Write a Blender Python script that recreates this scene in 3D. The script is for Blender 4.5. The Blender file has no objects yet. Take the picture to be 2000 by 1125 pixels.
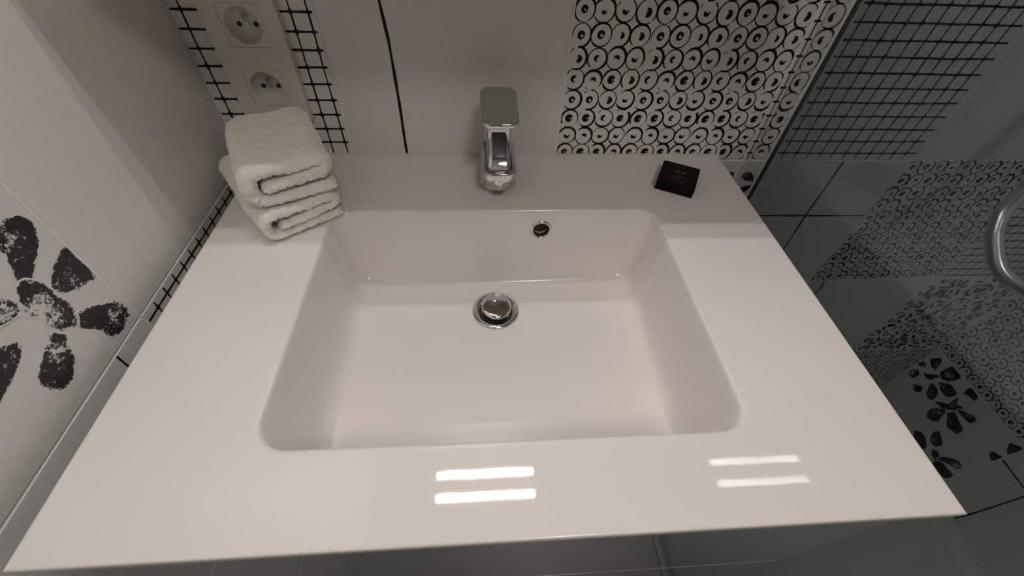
import bpy, bmesh, math, random
from mathutils import Vector, Matrix, noise
random.seed(7)
S = 0.7          # metres per plan unit (the counter is one unit wide)
H0 = 0.90        # height of the counter top
def W3(x, y, z): return Vector((x*S, y*S, H0 + z*S))
scene = bpy.context.scene
C = scene.collection
# ------------------------------------------------------------------ camera
cam = bpy.data.cameras.new('camera'); cam.sensor_width = 36; cam.lens = 819.77/2000*36
cam.clip_start = 0.01
co = bpy.data.objects.new('camera', cam); C.objects.link(co)
r_ = Vector((0.99755995, -0.05888895, 0.03749982)); u_ = Vector((0.06699654, 0.65639136, -0.75143985))
f_ = Vector((0.01963695, 0.75211866, 0.65873509))
fwd = r_.cross(f_)*-1
fwd = Vector((0.06699654, 0.65639136, -0.75143985)); up = Vector((0.01963695, 0.75211866, 0.65873509))
m = Matrix((( r_.x, up.x, -fwd.x), (r_.y, up.y, -fwd.y), (r_.z, up.z, -fwd.z)))
co.matrix_world = Matrix.Translation(W3(0.465997, -0.82379, 0.498207)) @ m.to_4x4()
scene.camera = co
# ------------------------------------------------------------------ world and exposure
w = bpy.data.worlds.new('world'); scene.world = w; w.use_nodes = True
w.node_tree.nodes['Background'].inputs[0].default_value = (0.5, 0.55, 0.6, 1)
w.node_tree.nodes['Background'].inputs[1].default_value = 0.02
vs = scene.view_settings; vs.view_transform = 'Standard'; vs.look = 'None'; vs.gamma = 1; vs.use_curve_mapping = False
vs.exposure = 0.0
scene.cycles.blur_glossy = 0.0; scene.cycles.sample_clamp_indirect = 0.0; scene.cycles.caustics_reflective = False; scene.cycles.transparent_max_bounces = 16
LAMP = 85.0       # strength of the wall lamp's tubes
CEIL_FILL = 17.0        # strength of the fill light added at the ceiling
# ------------------------------------------------------------------ materials
def mat(name, col, rough=0.5, metal=0.0, emit=None, estr=0, spec=0.5, coat=0, noise_amt=0, nscale=400, bump=0, bscale=300, sheen=0):
    mt = bpy.data.materials.new(name); mt.use_nodes = True
    nt = mt.node_tree; b = nt.nodes['Principled BSDF']
    b.inputs['Base Color'].default_value = (*col, 1); b.inputs['Roughness'].default_value = rough
    b.inputs['Metallic'].default_value = metal; b.inputs['Specular IOR Level'].default_value = spec
    b.inputs['Coat Weight'].default_value = coat; b.inputs['Coat Roughness'].default_value = 0.03
    if sheen: b.inputs['Sheen Weight'].default_value = sheen
    if emit:
        b.inputs['Emission Color'].default_value = (*emit, 1); b.inputs['Emission Strength'].default_value = estr
    tc = nt.nodes.new('ShaderNodeTexCoord')
    if noise_amt:
        n = nt.nodes.new('ShaderNodeTexNoise'); n.inputs['Scale'].default_value = nscale; n.inputs['Detail'].default_value = 3
        nt.links.new(tc.outputs['Object'], n.inputs['Vector'])
        mx = nt.nodes.new('ShaderNodeMix'); mx.data_type = 'RGBA'
        mx.inputs[6].default_value = (*[c*(1-noise_amt) for c in col], 1); mx.inputs[7].default_value = (*[min(1, c*(1+noise_amt)) for c in col], 1)
        nt.links.new(n.outputs['Fac'], mx.inputs[0]); nt.links.new(mx.outputs[2], b.inputs['Base Color'])
    if bump:
        n2 = nt.nodes.new('ShaderNodeTexNoise'); n2.inputs['Scale'].default_value = bscale; n2.inputs['Detail'].default_value = 4
        nt.links.new(tc.outputs['Object'], n2.inputs['Vector'])
        bp = nt.nodes.new('ShaderNodeBump'); bp.inputs['Strength'].default_value = bump; bp.inputs['Distance'].default_value = 0.001
        nt.links.new(n2.outputs['Fac'], bp.inputs['Height']); nt.links.new(bp.outputs[0], b.inputs['Normal'])
    return mt
TILE = (0.79, 0.78, 0.75)
M = {}
M['tile'] = mat('tile_glaze', TILE, 0.42, noise_amt=0.05, nscale=120, bump=0.08, bscale=900)
M['grout'] = mat('grout', (0.93, 0.91, 0.87), 0.85, noise_amt=0.08)
M['ink'] = mat('black_ink', (0.004, 0.004, 0.005), 0.45, spec=0.25)
M['porcelain'] = mat('cast_washbasin_white', (0.85, 0.812, 0.795), 0.035, spec=0.5, bump=0.015, bscale=60)
M['chrome'] = mat('chrome', (0.66, 0.665, 0.68), 0.04, 1.0)
M['chrome_dark'] = mat('chrome_shaded_interior', (0.25, 0.25, 0.26), 0.12, 1.0)
M['alu'] = mat('polished_aluminium', (0.78, 0.79, 0.80), 0.07, 1.0)
M['steel'] = mat('satin_steel', (0.62, 0.64, 0.65), 0.28, 1.0)
M['black'] = mat('hole_black', (0.01, 0.01, 0.01), 0.5)  # flat black standing for the shade inside holes and gaps
M['plastic'] = mat('white_plastic', (0.72, 0.69, 0.63), 0.35)
M['towel'] = mat('terry_cotton', (0.97, 0.94, 0.89), 0.95, noise_amt=0.02, nscale=300, bump=0.5, bscale=900, sheen=0.7)
M['box'] = mat('black_card', (0.003, 0.003, 0.004), 0.5, spec=0.12)
M['print'] = mat('grey_print', (0.30, 0.30, 0.31), 0.5)
M['cabinet'] = mat('grey_gloss_lacquer', (0.34, 0.38, 0.46), 0.06, coat=0.5)
M['floor'] = mat('floor_stone_tile', (0.20, 0.20, 0.20), 0.35, noise_amt=0.15, nscale=30)
M['panel'] = mat('dark_wall_panel', (0.10, 0.095, 0.09), 0.5)
M['tray'] = mat('shower_tray_acrylic', (0.62, 0.62, 0.58), 0.16, noise_amt=0.04, nscale=40)
M['paint'] = mat('ceiling_paint', (0.72, 0.70, 0.66), 0.8)
M['door'] = mat('door_lacquer', (0.07, 0.07, 0.075), 0.4)
M['shelf_brown'] = mat('warm_bounce_brown', (0.50, 0.36, 0.25), 0.45, noise_amt=0.15, nscale=60)  # brown picked so the added shelf bounces warm light into the shade
M['silicone'] = mat('silicone', (0.78, 0.75, 0.72), 0.4)
M['seal'] = mat('grey_seal', (0.32, 0.34, 0.36), 0.3)
M['lip'] = mat('brushed_aluminium_lip', (0.80, 0.81, 0.82), 0.42, 0.55)
M['tube'] = mat('lamp_tube', (1, 1, 1), 0.3, emit=(1.0, 0.95, 0.915), estr=LAMP)
M['fill_glow'] = mat('added_fill_glow', (1, 1, 1), 0.3, emit=(1.0, 0.905, 0.82), estr=CEIL_FILL)
def glass_mat():
    mt = bpy.data.materials.new('shower_glass'); mt.use_nodes = True; nt = mt.node_tree
    nt.nodes.clear(); out = nt.nodes.new('ShaderNodeOutputMaterial')
    tr = nt.nodes.new('ShaderNodeBsdfTransparent'); tr.inputs[0].default_value = (0.705, 0.75, 0.76, 1)
    gl = nt.nodes.new('ShaderNodeBsdfGlossy'); gl.inputs['Roughness'].default_value = 0.015
    fr = nt.nodes.new('ShaderNodeFresnel'); fr.inputs['IOR'].default_value = 1.5
    ge = nt.nodes.new('ShaderNodeNewGeometry'); mr = nt.nodes.new('ShaderNodeMapRange'); mr.inputs[3].default_value = 1.5; mr.inputs[4].default_value = 1/1.5
    nt.links.new(ge.outputs['Backfacing'], mr.inputs[0]); nt.links.new(mr.outputs[0], fr.inputs['IOR'])
    mx = nt.nodes.new('ShaderNodeMixShader')
    nt.links.new(fr.outputs[0], mx.inputs[0]); nt.links.new(tr.outputs[0], mx.inputs[1]); nt.links.new(gl.outputs[0], mx.inputs[2])
    nt.links.new(mx.outputs[0], out.inputs[0]); return mt
M['glass'] = glass_mat()
def stamp_mat():
    # ragged hand-stamped ink: an edge attribute plus noise decides ink or bare tile
    mt = bpy.data.materials.new('stamped_flower_ink'); mt.use_nodes = True; nt = mt.node_tree
    b = nt.nodes['Principled BSDF']; b.inputs['Roughness'].default_value = 0.42
    at = nt.nodes.new('ShaderNodeAttribute'); at.attribute_name = 'inkedge'
    tc = nt.nodes.new('ShaderNodeTexCoord')
    n1 = nt.nodes.new('ShaderNodeTexNoise'); n1.inputs['Scale'].default_value = 320; n1.inputs['Detail'].default_value = 6; n1.inputs['Roughness'].default_value = 0.75
    n2 = nt.nodes.new('ShaderNodeTexNoise'); n2.inputs['Scale'].default_value = 32; n2.inputs['Detail'].default_value = 2
    for n in (n1, n2): nt.links.new(tc.outputs['Object'], n.inputs['Vector'])
    a = nt.nodes.new('ShaderNodeMath'); a.operation = 'MULTIPLY'; nt.links.new(n1.outputs['Fac'], a.inputs[0]); a.inputs[1].default_value = 1.9
    c = nt.nodes.new('ShaderNodeMath'); c.operation = 'MULTIPLY_ADD'; nt.links.new(n2.outputs['Fac'], c.inputs[0]); c.inputs[1].default_value = 1.3
    nt.links.new(a.outputs[0], c.inputs[2])
    d = nt.nodes.new('ShaderNodeMath'); d.operation = 'SUBTRACT'; nt.links.new(at.outputs['Fac'], d.inputs[0]); nt.links.new(c.outputs[0], d.inputs[1])
    rmp = nt.nodes.new('ShaderNodeMapRange'); rmp.inputs[1].default_value = -0.80; rmp.inputs[2].default_value = -0.68
    nt.links.new(d.outputs[0], rmp.inputs[0])
    mx = nt.nodes.new('ShaderNodeMix'); mx.data_type = 'RGBA'
    mx.inputs[6].default_value = (*TILE, 1); mx.inputs[7].default_value = (0.012, 0.012, 0.014, 1)
    nt.links.new(rmp.outputs[0], mx.inputs[0]); nt.links.new(mx.outputs[2], b.inputs['Base Color'])
    return mt
M['stamp'] = stamp_mat()
# ------------------------------------------------------------------ mesh helpers
class MB:
    def __init__(s): s.v = []; s.f = []; s.mi = []; s.att = {}
    def add(s, verts, faces, mi=0, att=None):
        o = len(s.v); s.v += [tuple(v) for v in verts]
        for f in faces: s.f.append(tuple(i+o for i in f)); s.mi.append(mi)
        if att is not None:
            for i, a in enumerate(att): s.att[o+i] = a
    def box(s, a, b, mi=0):
        (x0, y0, z0), (x1, y1, z1) = a, b
        v = [(x, y, z) for x in (x0, x1) for y in (y0, y1) for z in (z0, z1)]
        s.add(v, [(0, 1, 3, 2), (4, 6, 7, 5), (0, 4, 5, 1), (2, 3, 7, 6), (0, 2, 6, 4), (1, 5, 7, 3)], mi)
    def loft(s, rings, mi=0, cap0=True, cap1=True, closed=True):
        n = len(rings[0]); v = [p for r in rings for p in r]; f = []
        for k in range(len(rings)-1):
            for i in range(n if closed else n-1):
                j = (i+1) % n; f.append((k*n+i, k*n+j, (k+1)*n+j, (k+1)*n+i))
        if cap0: f.append(tuple(range(n))[::-1])
        if cap1: f.append(tuple((len(rings)-1)*n+i for i in range(n)))
        s.add(v, f, mi)
    def lathe(s, prof, cen, n=40, mi=0, axis='z', cap0=False, cap1=False, mtx=None):
        rings = []
        for (r, h) in prof:
            ring = []
            for i in range(n):
                a = 2*math.pi*i/n
                if axis == 'z': p = Vector((r*math.cos(a), r*math.sin(a), h))
                elif axis == 'y': p = Vector((r*math.cos(a), h, r*math.sin(a)))
                else: p = Vector((h, r*math.cos(a), r*math.sin(a)))
                if mtx: p = mtx @ p
                ring.append(p + Vector(cen))
            rings.append(ring)
        s.loft(rings, mi, cap0, cap1)
    def tube(s, pts, r, n=14, mi=0):
        pts = [Vector(p) for p in pts]; rings = []
        t0 = (pts[1]-pts[0]).normalized(); nrm = t0.orthogonal().normalized()
        for i, p in enumerate(pts):
            t = (pts[min(i+1, len(pts)-1)]-pts[max(i-1, 0)]).normalized()
            nrm = (nrm - t*nrm.dot(t)).normalized(); b = t.cross(nrm)
            rr = r[i] if isinstance(r, (list, tuple)) else r
            rings.append([p + nrm*rr*math.cos(2*math.pi*k/n) + b*rr*math.sin(2*math.pi*k/n) for k in range(n)])
        s.loft(rings, mi)
    def build(s, name, mats, parent=None, smooth=False, bevel=0, kind=None, angle=35, fix=True):
        me = bpy.data.meshes.new(name); me.from_pydata(s.v, [], s.f)
        for mm in (mats if isinstance(mats, (list, tuple)) else [mats]): me.materials.append(mm)
        me.polygons.foreach_set('material_index', s.mi)
        if s.att:
            at = me.attributes.new('inkedge', 'FLOAT', 'POINT')
            at.data.foreach_set('value', [s.att.get(i, 0.0) for i in range(len(s.v))])
        if fix:
            bm = bmesh.new(); bm.from_mesh(me); bmesh.ops.recalc_face_normals(bm, faces=bm.faces)
            if bevel:
                es = [e for e in bm.edges if len(e.link_faces) == 2 and e.calc_face_angle(0) > math.radians(50)]
                bmesh.ops.bevel(bm, geom=es, offset=bevel, segments=3, profile=0.5, affect='EDGES', clamp_overlap=True)
            bm.to_mesh(me); bm.free()
        if smooth:
            me.shade_smooth()
            try: me.set_sharp_from_angle(angle=math.radians(angle))
            except Exception: pass
        ob = bpy.data.objects.new(name, me); C.objects.link(ob)
        if parent: ob.parent = parent; ob.matrix_parent_inverse = parent.matrix_world.inverted() if False else Matrix.Identity(4)
        if kind: ob['kind'] = kind
        return ob
def tag(o, label, cat, group=None):
    o['label'] = label; o['category'] = cat
    if group: o['group'] = group
def empty(name, loc=(0, 0, 0), rz=0):
    o = bpy.data.objects.new(name, None); C.objects.link(o); o.location = loc; o.rotation_euler[2] = rz; o.empty_display_size = 0.05
    return o
def rel(o, p):   # world point -> local point of an unrotated empty
    return Vector(p) - Vector(o.location)
def rrect(x0, x1, y0, y1, z, r, n=8):
    pts = []
    for (cx, cy, a0) in ((x1-r, y1-r, 0), (x0+r, y1-r, 90), (x0+r, y0+r, 180), (x1-r, y0+r, 270)):
        for k in range(n+1):
            a = math.radians(a0+90*k/n); pts.append(Vector((cx+r*math.cos(a), cy+r*math.sin(a), z)))
    return pts
# ------------------------------------------------------------------ tiled walls
# a wall frame maps (u, v, d) in plan units to the world; d is the distance out from the tile faces into the room
BACK = lambda u, v, d=0: W3(u, -d/S, v)
G = 0.0379012
LEFT = lambda u, v, d=0: W3(-G + d/S, -u, v)              # u runs from the back corner towards the room
XR = 2.2842
RIGHT = lambda u, v, d=0: W3(XR - d/S, -u, v)
Z1, DZ = -0.0130, 0.4242
INKD = 0.00018
def tiles(mb, fr, us, vs, hole=None):
    g = 0.0016
    for i in range(len(us)-1):
        for j in range(len(vs)-1):
            u0, u1, v0, v1 = us[i]+g, us[i+1]-g, vs[j]+g, vs[j+1]-g
            e = 0.0011
            if hole and u0 < hole[0] < u1 and v0 < hole[2] < v1:
                a, b, c, d = hole
                for (p0, p1, q0, q1) in ((u0, a, v0, v1), (b, u1, v0, v1), (a, b, v0, c), (a, b, d, v1)):
                    mb.add([fr(p0, q0, 0), fr(p1, q0, 0), fr(p1, q1, 0), fr(p0, q1, 0)], [(0, 1, 2, 3)], 0)
                continue
            a = [fr(u0, v0, -0.0012), fr(u1, v0, -0.0012), fr(u1, v1, -0.0012), fr(u0, v1, -0.0012)]
            b = [fr(u0+e*.3, v0+e*.3, -0.0003), fr(u1-e*.3, v0+e*.3, -0.0003), fr(u1-e*.3, v1-e*.3, -0.0003), fr(u0+e*.3, v1-e*.3, -0.0003)]
            c = [fr(u0+e, v0+e, 0), fr(u1-e, v0+e, 0), fr(u1-e, v1-e, 0), fr(u0+e, v1-e, 0)]
            mb.loft([a, b, c], 0, cap0=False)
def backing(mb, fr, u0, u1, v0, v1, thick=0.09):
    a = [fr(u0, v0, -0.0012), fr(u1, v0, -0.0012), fr(u1, v1, -0.0012), fr(u0, v1, -0.0012)]
    b = [fr(u0, v0, -thick), fr(u1, v0, -thick), fr(u1, v1, -thick), fr(u0, v1, -thick)]
    mb.loft([a, b], 1)
HOLE = [None]
def inhole(p): h = HOLE[0]; return h and h[0]-.006 < p[0] < h[1]+.006 and h[2]-.006 < p[1] < h[3]+.006
def stroke(mb, fr, pts, wd, clip=None, closed=False, mi=2):
    n = len(pts); L = []; R = []
    for i in range(n):
        p = pts[i]; a = pts[(i-1) % n if closed else max(i-1, 0)]; b = pts[(i+1) % n if closed else min(i+1, n-1)]
        dx, dy = b[0]-a[0], b[1]-a[1]; l = math.hypot(dx, dy) or 1; nx, ny = -dy/l, dx/l
        w_ = (wd[i] if isinstance(wd, list) else wd)/2
        for (lst, s) in ((L, 1), (R, -1)):
            x, y = p[0]+nx*w_*s, p[1]+ny*w_*s
            if clip: x = min(max(x, clip[0]), clip[1]); y = min(max(y, clip[2]), clip[3])
            lst.append(fr(x, y, INKD))
    v = L+R; f = []
    for i in range(n if closed else n-1):
        j = (i+1) % n
        if not (inhole(pts[i]) or inhole(pts[j])): f.append((i, j, n+j, n+i))
    mb.add(v, f, mi)
def blob(mb, fr, x, y, rx, ry, clip=None, n=8, rot=0, mi=2, jit=0.15, rnd=random):
    v = []
    for i in range(n):
        a = 2*math.pi*i/n; k = 1+rnd.uniform(-jit, jit)
        px, py = rx*k*math.cos(a), ry*k*math.sin(a)
        qx, qy = x+px*math.cos(rot)-py*math.sin(rot), y+px*math.sin(rot)+py*math.cos(rot)
        if clip: qx = min(max(qx, clip[0]), clip[1]); qy = min(max(qy, clip[2]), clip[3])
        v.append(fr(qx, qy, INKD))
    mb.add(v, [tuple(range(n))], mi)
def circles_tile(mb, fr, u0, v0, du, dv, flip=False, ulim=None):
    rnd = random.Random(11); protos = {}
    for j in range(11):
        for i in range(4):
            protos[(i, j)] = dict(a0=rnd.uniform(180, 330), span=rnd.choice([300, 320, 335, 350, 358, 290]), w=rnd.uniform(.15, .21), ph=rnd.uniform(0, 6.28),
                ex=rnd.uniform(.93, 1.03), ey=rnd.uniform(.93, 1.03), ty=rnd.choice('uucoovnedb'), r0=rnd.uniform(.19, .25), dash=rnd.random() < .25,
                jx=rnd.uniform(-.03, .03), jy=rnd.uniform(-.025, .025))
    cu, cv = du/12, dv/11; clip = (u0+.002, min(u0+du-.002, ulim or 9), v0+.002, v0+dv-.002)
    for j in range(11):
        for i in range(12):
            p = protos[(i % 4, (j*1) % 11)]
            x, y = u0+(i+.5+p['jx'])*cu, v0+(j+.5+p['jy'])*cv
            if ulim and x-cu*.5 > ulim: continue
            R = min(cu, cv)*.5; pts = []; wd = []
            N = 26
            for k in range(N+1):
                t = k/N; a = math.radians(p['a0']+p['span']*t)
                pts.append((x+cu*.5*p['ex']*math.cos(a), y+cv*.5*p['ey']*math.sin(a)))
                wd.append(R*p['w']*(1+.45*math.sin(a+p['ph']))*min(1, .35+6*t, .35+6*(1-t)))
            if p['dash']:
                stroke(mb, fr, pts[:19], wd[:19], clip); stroke(mb, fr, pts[20:23], [q*.6 for q in wd[20:23]], clip); stroke(mb, fr, pts[24:], [q*.6 for q in wd[24:]], clip)
            else: stroke(mb, fr, pts, wd, clip)
            ty = p['ty']; r = R*p['r0']*1.08; w_ = R*.22
            arcs = {'u': (175, 190), 'c': (60, 230), 'o': (0, 360), 'v': (200, 140), 'n': (-10, 190), 'e': (-100, 200), 'd': (-80, 170), 'b': (20, 340)}[ty]
            ap = []; aw = []
            for k in range(13):
                a = math.radians(arcs[0]+arcs[1]*k/12); ap.append((x+r*math.cos(a), y+r*1.1*math.sin(a)+(r*.3 if ty in 'uv' else -r*.3 if ty == 'n' else 0))); aw.append(w_*(1.5 if ty in 'be' else 1)*(.5+1.1*math.sin(math.pi*min(1, .12+k/12))))
            stroke(mb, fr, ap, aw, clip)
            if ty == 'b': blob(mb, fr, x-r*.3, y-r*.3, r*.5, r*.6, clip, rnd=rnd)
def mesh_tile(mb, fr, clip, xs, zs, x_ext, z_ext, seed=3):
    rnd = random.Random(seed)
    for x in xs:
        pts = []; wd = []; n = max(3, int((z_ext[1]-z_ext[0])/.0147))
        for k in range(n+1):
            z = z_ext[0]+(z_ext[1]-z_ext[0])*k/n
            pts.append((x+.0012*noise.noise(Vector((x*40, z*14, 1.3))), z)); wd.append(.0029*(1+.45*noise.noise(Vector((x*90, z*30, 5.1)))))
        stroke(mb, fr, pts, wd, clip)
    for z in zs:
        pts = []; wd = []; n = max(3, int((x_ext[1]-x_ext[0])/.0147))
        for k in range(n+1):
            x = x_ext[0]+(x_ext[1]-x_ext[0])*k/n
            pts.append((x, z+.0012*noise.noise(Vector((x*14, z*40, 2.3))))); wd.append(.0037*(1+.35*noise.noise(Vector((x*30, z*90, 4.1)))))
        stroke(mb, fr, pts, wd, clip)
    for x in xs:
        for z in zs:
            xx = x+.0012*noise.noise(Vector((x*40, z*14, 1.3))); zz = z+.0012*noise.noise(Vector((x*14, z*40, 2.3)))
            if inhole((xx, zz)): continue
            k = rnd.uniform(.0040, .0056)      # concave four-pointed node so the cells get rounded corners
            v = []
            for q in range(16):
                a = math.pi*q/8; rr = k*(1.55 if q % 4 == 0 else (.95 if q % 2 else .62)); 
                rr = k*[1.75, 1.0, .68, 1.0][q % 4]
                px, pz = xx+rr*math.cos(a), zz+rr*math.sin(a)
                px = min(max(px, clip[0]), clip[1]); pz = min(max(pz, clip[2]), clip[3])
                v.append(fr(px, pz, INKD*1.3))
            c = fr(min(max(xx, clip[0]), clip[1]), min(max(zz, clip[2]), clip[3]), INKD*1.3)
            mb.add([c]+v, [(0, q+1, (q+1) % 16+1) for q in range(16)], 2)
def brush_line(mb, fr, pts, w0, seed=1):
    P = []; Wd = []; rnd = random.Random(seed)
    for (a, b) in zip(pts[:-1], pts[1:]):
        for k in range(8):
            t = k/8; P.append((a[0]+(b[0]-a[0])*t, a[1]+(b[1]-a[1])*t))
    P.append(pts[-1])
    for i, p in enumerate(P): Wd.append(w0*(1+.5*noise.noise(Vector((i*.23, seed*3.7, 0)))))
    stroke(mb, fr, P, Wd)
def leaf_tile(mb, fr, u0, v0, du, dv, ulim):
    rnd = random.Random(5); clip = (u0+.003, min(u0+du-.003, ulim), v0+.003, v0+dv-.003)
    for cj in range(6):
        for ci in range(6):
            cx = u0+(ci+.5+rnd.uniform(-.2, .2)+(cj % 2)*.5-.25)*du/6; cy = v0+(cj+.5+rnd.uniform(-.2, .2))*dv/6
            n = rnd.randint(7, 9); ph = rnd.uniform(0, 1)
            for k in range(n):
                a = ph+2*math.pi*k/n+rnd.uniform(-.15, .15); rr = du/6*rnd.uniform(.34, .54)
                x, y = cx+rr*math.cos(a), cy+rr*math.sin(a)
                if x > clip[1] or x < clip[0] or y < clip[2] or y > clip[3]: continue
                blob(mb, fr, x, y, rnd.uniform(.010, .018), rnd.uniform(.0034, .0062), clip, 9, a, rnd=rnd, jit=.25)
def petal(mb, fr, pts, dens=1.0, clip=None):
    # polygon subdivided in rings; the attribute falls off at the rim so the print frays there
    n0 = len(pts); P = []
    for i in range(n0):
        a, b, c, d = pts[i-1], pts[i], pts[(i+1) % n0], pts[(i+2) % n0]
        for k in range(4):
            t = k/4; f = lambda s: .5*((2*b[s])+(-a[s]+c[s])*t+(2*a[s]-5*b[s]+4*c[s]-d[s])*t*t+(-a[s]+3*b[s]-3*c[s]+d[s])*t**3)
            P.append((f(0), f(1)))
    cx = sum(p[0] for p in P)/len(P); cy = sum(p[1] for p in P)/len(P); v = []; att = []; n = len(P)
    for s, e in ((1.05, 0.0), (.97, .72), (.8, 1.1), (.45, 1.0), (.1, .95)):
        for p in P:
            x, y = cx+(p[0]-cx)*s, cy+(p[1]-cy)*s
            if clip: x = min(max(x, clip[0]), clip[1]); y = min(max(y, clip[2]), clip[3])
            v.append(fr(x, y, petal.d)); att.append(e*dens)
    f = []
    for k in range(4):
        for i in range(n): f.append((k*n+i, k*n+(i+1) % n, (k+1)*n+(i+1) % n, (k+1)*n+i))
    f.append(tuple(4*n+i for i in range(n)))
    mb.add(v, f, 3, att); petal.d += 0.00002
petal.d = INKD
WM = [M['tile'], M['grout'], M['ink'], M['stamp']]
zs_all = [-1.2857]+[Z1+k*DZ for k in (-2, -1, 0, 1, 2, 3)]
TOP = 2.14
# back wall -----------------------------------------------------------------
mb = MB(); us = [-.240, .1948, .6297, 1.0652, 1.4832, 1.9015, XR]
us_b = [-G]+us[1:]
HL = (.034, .118, .100, .288)      # recess for the socket box
for (a_, b_, c_, d_) in ((-G-.10, HL[0], -1.2857, TOP), (HL[1], XR+.10, -1.2857, TOP), (HL[0], HL[1], -1.2857, HL[2]), (HL[0], HL[1], HL[3], TOP)): backing(mb, BACK, a_, b_, c_, d_)
backing(mb, lambda u, v, d=0: BACK(u, v, d-.04), HL[0], HL[1], HL[2], HL[3], .05)
tiles(mb, BACK, us_b, zs_all+[TOP], HL)
circles_tile(mb, BACK, .6297, Z1, .4355, DZ)
circles_tile(mb, BACK, 1.4832, Z1-DZ, .4183, DZ)
circles_tile(mb, BACK, 1.9015, Z1-3*DZ, .4183, DZ, ulim=XR-.003)
circles_tile(mb, BACK, 1.4832, Z1-3*DZ, .4183, DZ)
HOLE[0] = HL
mesh_tile(mb, BACK, (-G+.002, .1925, Z1+.002, Z1+DZ-.002), [.183-.0288*k for k in range(6)]+[.0085, -.0192], [-.002+.0295*k for k in range(14)], (-G, .190), (Z1+.001, Z1+DZ-.004), 3)
HOLE[0] = None
brush_line(mb, BACK, [(1.0736, Z1+DZ-.004), (1.0734, .25), (1.0736, .12), (1.0735, Z1+.003)], .0014, 12)
mesh_tile(mb, BACK, (1.0672, 1.4805, Z1+.002, Z1+DZ-.002), [1.0975, 1.1265]+[1.0955+.02985*k for k in range(2, 13)], [.0043+.0293*k for k in range(14)], (1.0668, 1.4760), (Z1+.002, Z1+DZ-.004), 4)
mesh_tile(mb, BACK, (1.904, XR-.003, Z1-DZ+.003, Z1-.003), [1.93+.0295*k for k in range(12)], [Z1-DZ+.012+.0293*k for k in range(14)], (1.906, XR-.004), (Z1-DZ+.003, Z1-.004), 8)
brush_line(mb, BACK, [(.305, Z1+DZ-.004), (.3028, .2829), (.3076, .2217), (.3082, .1516), (.3082, .0921), (.3069, .0372), (.3069, Z1+.003)], .0052, 1)
brush_line(mb, BACK, [(1.3138, Z1-.003), (1.3150, -.08), (1.3148, -.1779), (1.3190, -.25), (1.3240, Z1-DZ+.003)], .0046, 2)
brush_line(mb, BACK, [(1.068, -.177), (1.1888, -.1767), (1.32, -.178), (1.4, -.179), (1.480, -.1790)], .0052, 6)
brush_line(mb, BACK, [(1.5330, Z1-DZ-.003), (1.5416, -.4682), (1.5400, -.60), (1.545, Z1-2*DZ+.003)], .0042, 4)
leaf_tile(mb, BACK, 1.9015, Z1-2*DZ, .4183, DZ, XR-.003)
# stamped flowers beside the glass, below the counter level
for (cx, cy, sc) in ((1.02, -.075, .75), (1.015, -.19, .8), (.95, -.12, .8), (1.03, -.30, 1.0), (.80, -.2, 1.2)):
    for k in range(5):
        a = .5+k*1.256; c1, s1 = math.cos(a), math.sin(a)
        petal(mb, BACK, [(cx+c1*x-s1*y, cy+s1*x+c1*y) for (x, y) in [(q[0]*sc, q[1]*sc) for q in ((.012, 0), (.03, .013), (.055, .017), (.07, .004), (.06, -.013), (.03, -.010))]], clip=(.632, 1.063, Z1-DZ+.003, Z1-.003))
wall_back = mb.build('wall_back', WM, kind='structure', fix=False)
# left wall -----------------------------------------------------------------
PL = {
'P1' : [(-0.4587, 0.1948), (-0.4477, 0.1939), (-0.4372, 0.1901), (-0.4297, 0.1833), (-0.427, 0.1739), (-0.4309, 0.1622), (-0.4422, 0.1505), (-0.4605, 0.1401), (-0.4767, 0.1321), (-0.4872, 0.1328), (-0.4884, 0.1425), (-0.4813, 0.1574), (-0.4763, 0.1692), (-0.475, 0.1812)] ,
'P2' : [(-0.4219, 0.1333), (-0.4196, 0.1121), (-0.4202, 0.0783), (-0.4327, 0.0762), (-0.4474, 0.0801), (-0.464, 0.0916), (-0.4722, 0.1068), (-0.4655, 0.1154), (-0.4497, 0.1249), (-0.4343, 0.1308)] ,
'P3' : [(-0.475, 0.0674), (-0.4567, 0.0588), (-0.4399, 0.0444), (-0.4274, 0.0346), (-0.4208, 0.0187), (-0.4245, 0.0022), (-0.4393, -0.0023), (-0.4531, -0.0028), (-0.4711, 0.0084), (-0.4735, 0.0261), (-0.4815, 0.0408), (-0.4877, 0.0549)] ,
'P4' : [(-0.5054, 0.0773), (-0.4988, 0.064), (-0.5057, 0.05), (-0.5182, 0.0328), (-0.5299, 0.0221), (-0.5432, 0.0169), (-0.5577, 0.0225), (-0.5641, 0.0348), (-0.5647, 0.0482), (-0.5569, 0.0576), (-0.542, 0.0658), (-0.5249, 0.0744)] ,
'P5' : [(-0.5551, 0.1123), (-0.5454, 0.1053), (-0.536, 0.0971), (-0.5454, 0.0872), (-0.5581, 0.0818), (-0.5739, 0.0768), (-0.5901, 0.0738), (-0.6033, 0.0717), (-.62, .085), (-.60, .105), (-.58, .113)] ,
'C1' : [(-0.4918, 0.1396), (-0.4809, 0.1368), (-0.4742, 0.1251), (-0.4694, 0.1144), (-0.4723, 0.1005), (-0.4696, 0.0828), (-0.4742, 0.0663), (-0.4887, 0.0541), (-0.5018, 0.0639), (-0.5081, 0.0781), (-0.5045, 0.096), (-0.5135, 0.108), (-0.5142, 0.1181), (-0.5141, 0.1285), (-0.5019, 0.131)] ,
'C2' : [(-0.5156, 0.1457), (-0.5085, 0.1364), (-0.5052, 0.1263), (-0.5089, 0.1166), (-0.523, 0.1178), (-0.5363, 0.1222), (-0.555, 0.130), (-.56, .142), (-.545, .146), (-0.530, 0.142)] ,
}
mb = MB(); petal.d = INKD
ul = [.0, .4180, .8420, 1.2660, 1.6900, 2.1140, 2.75]
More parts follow.
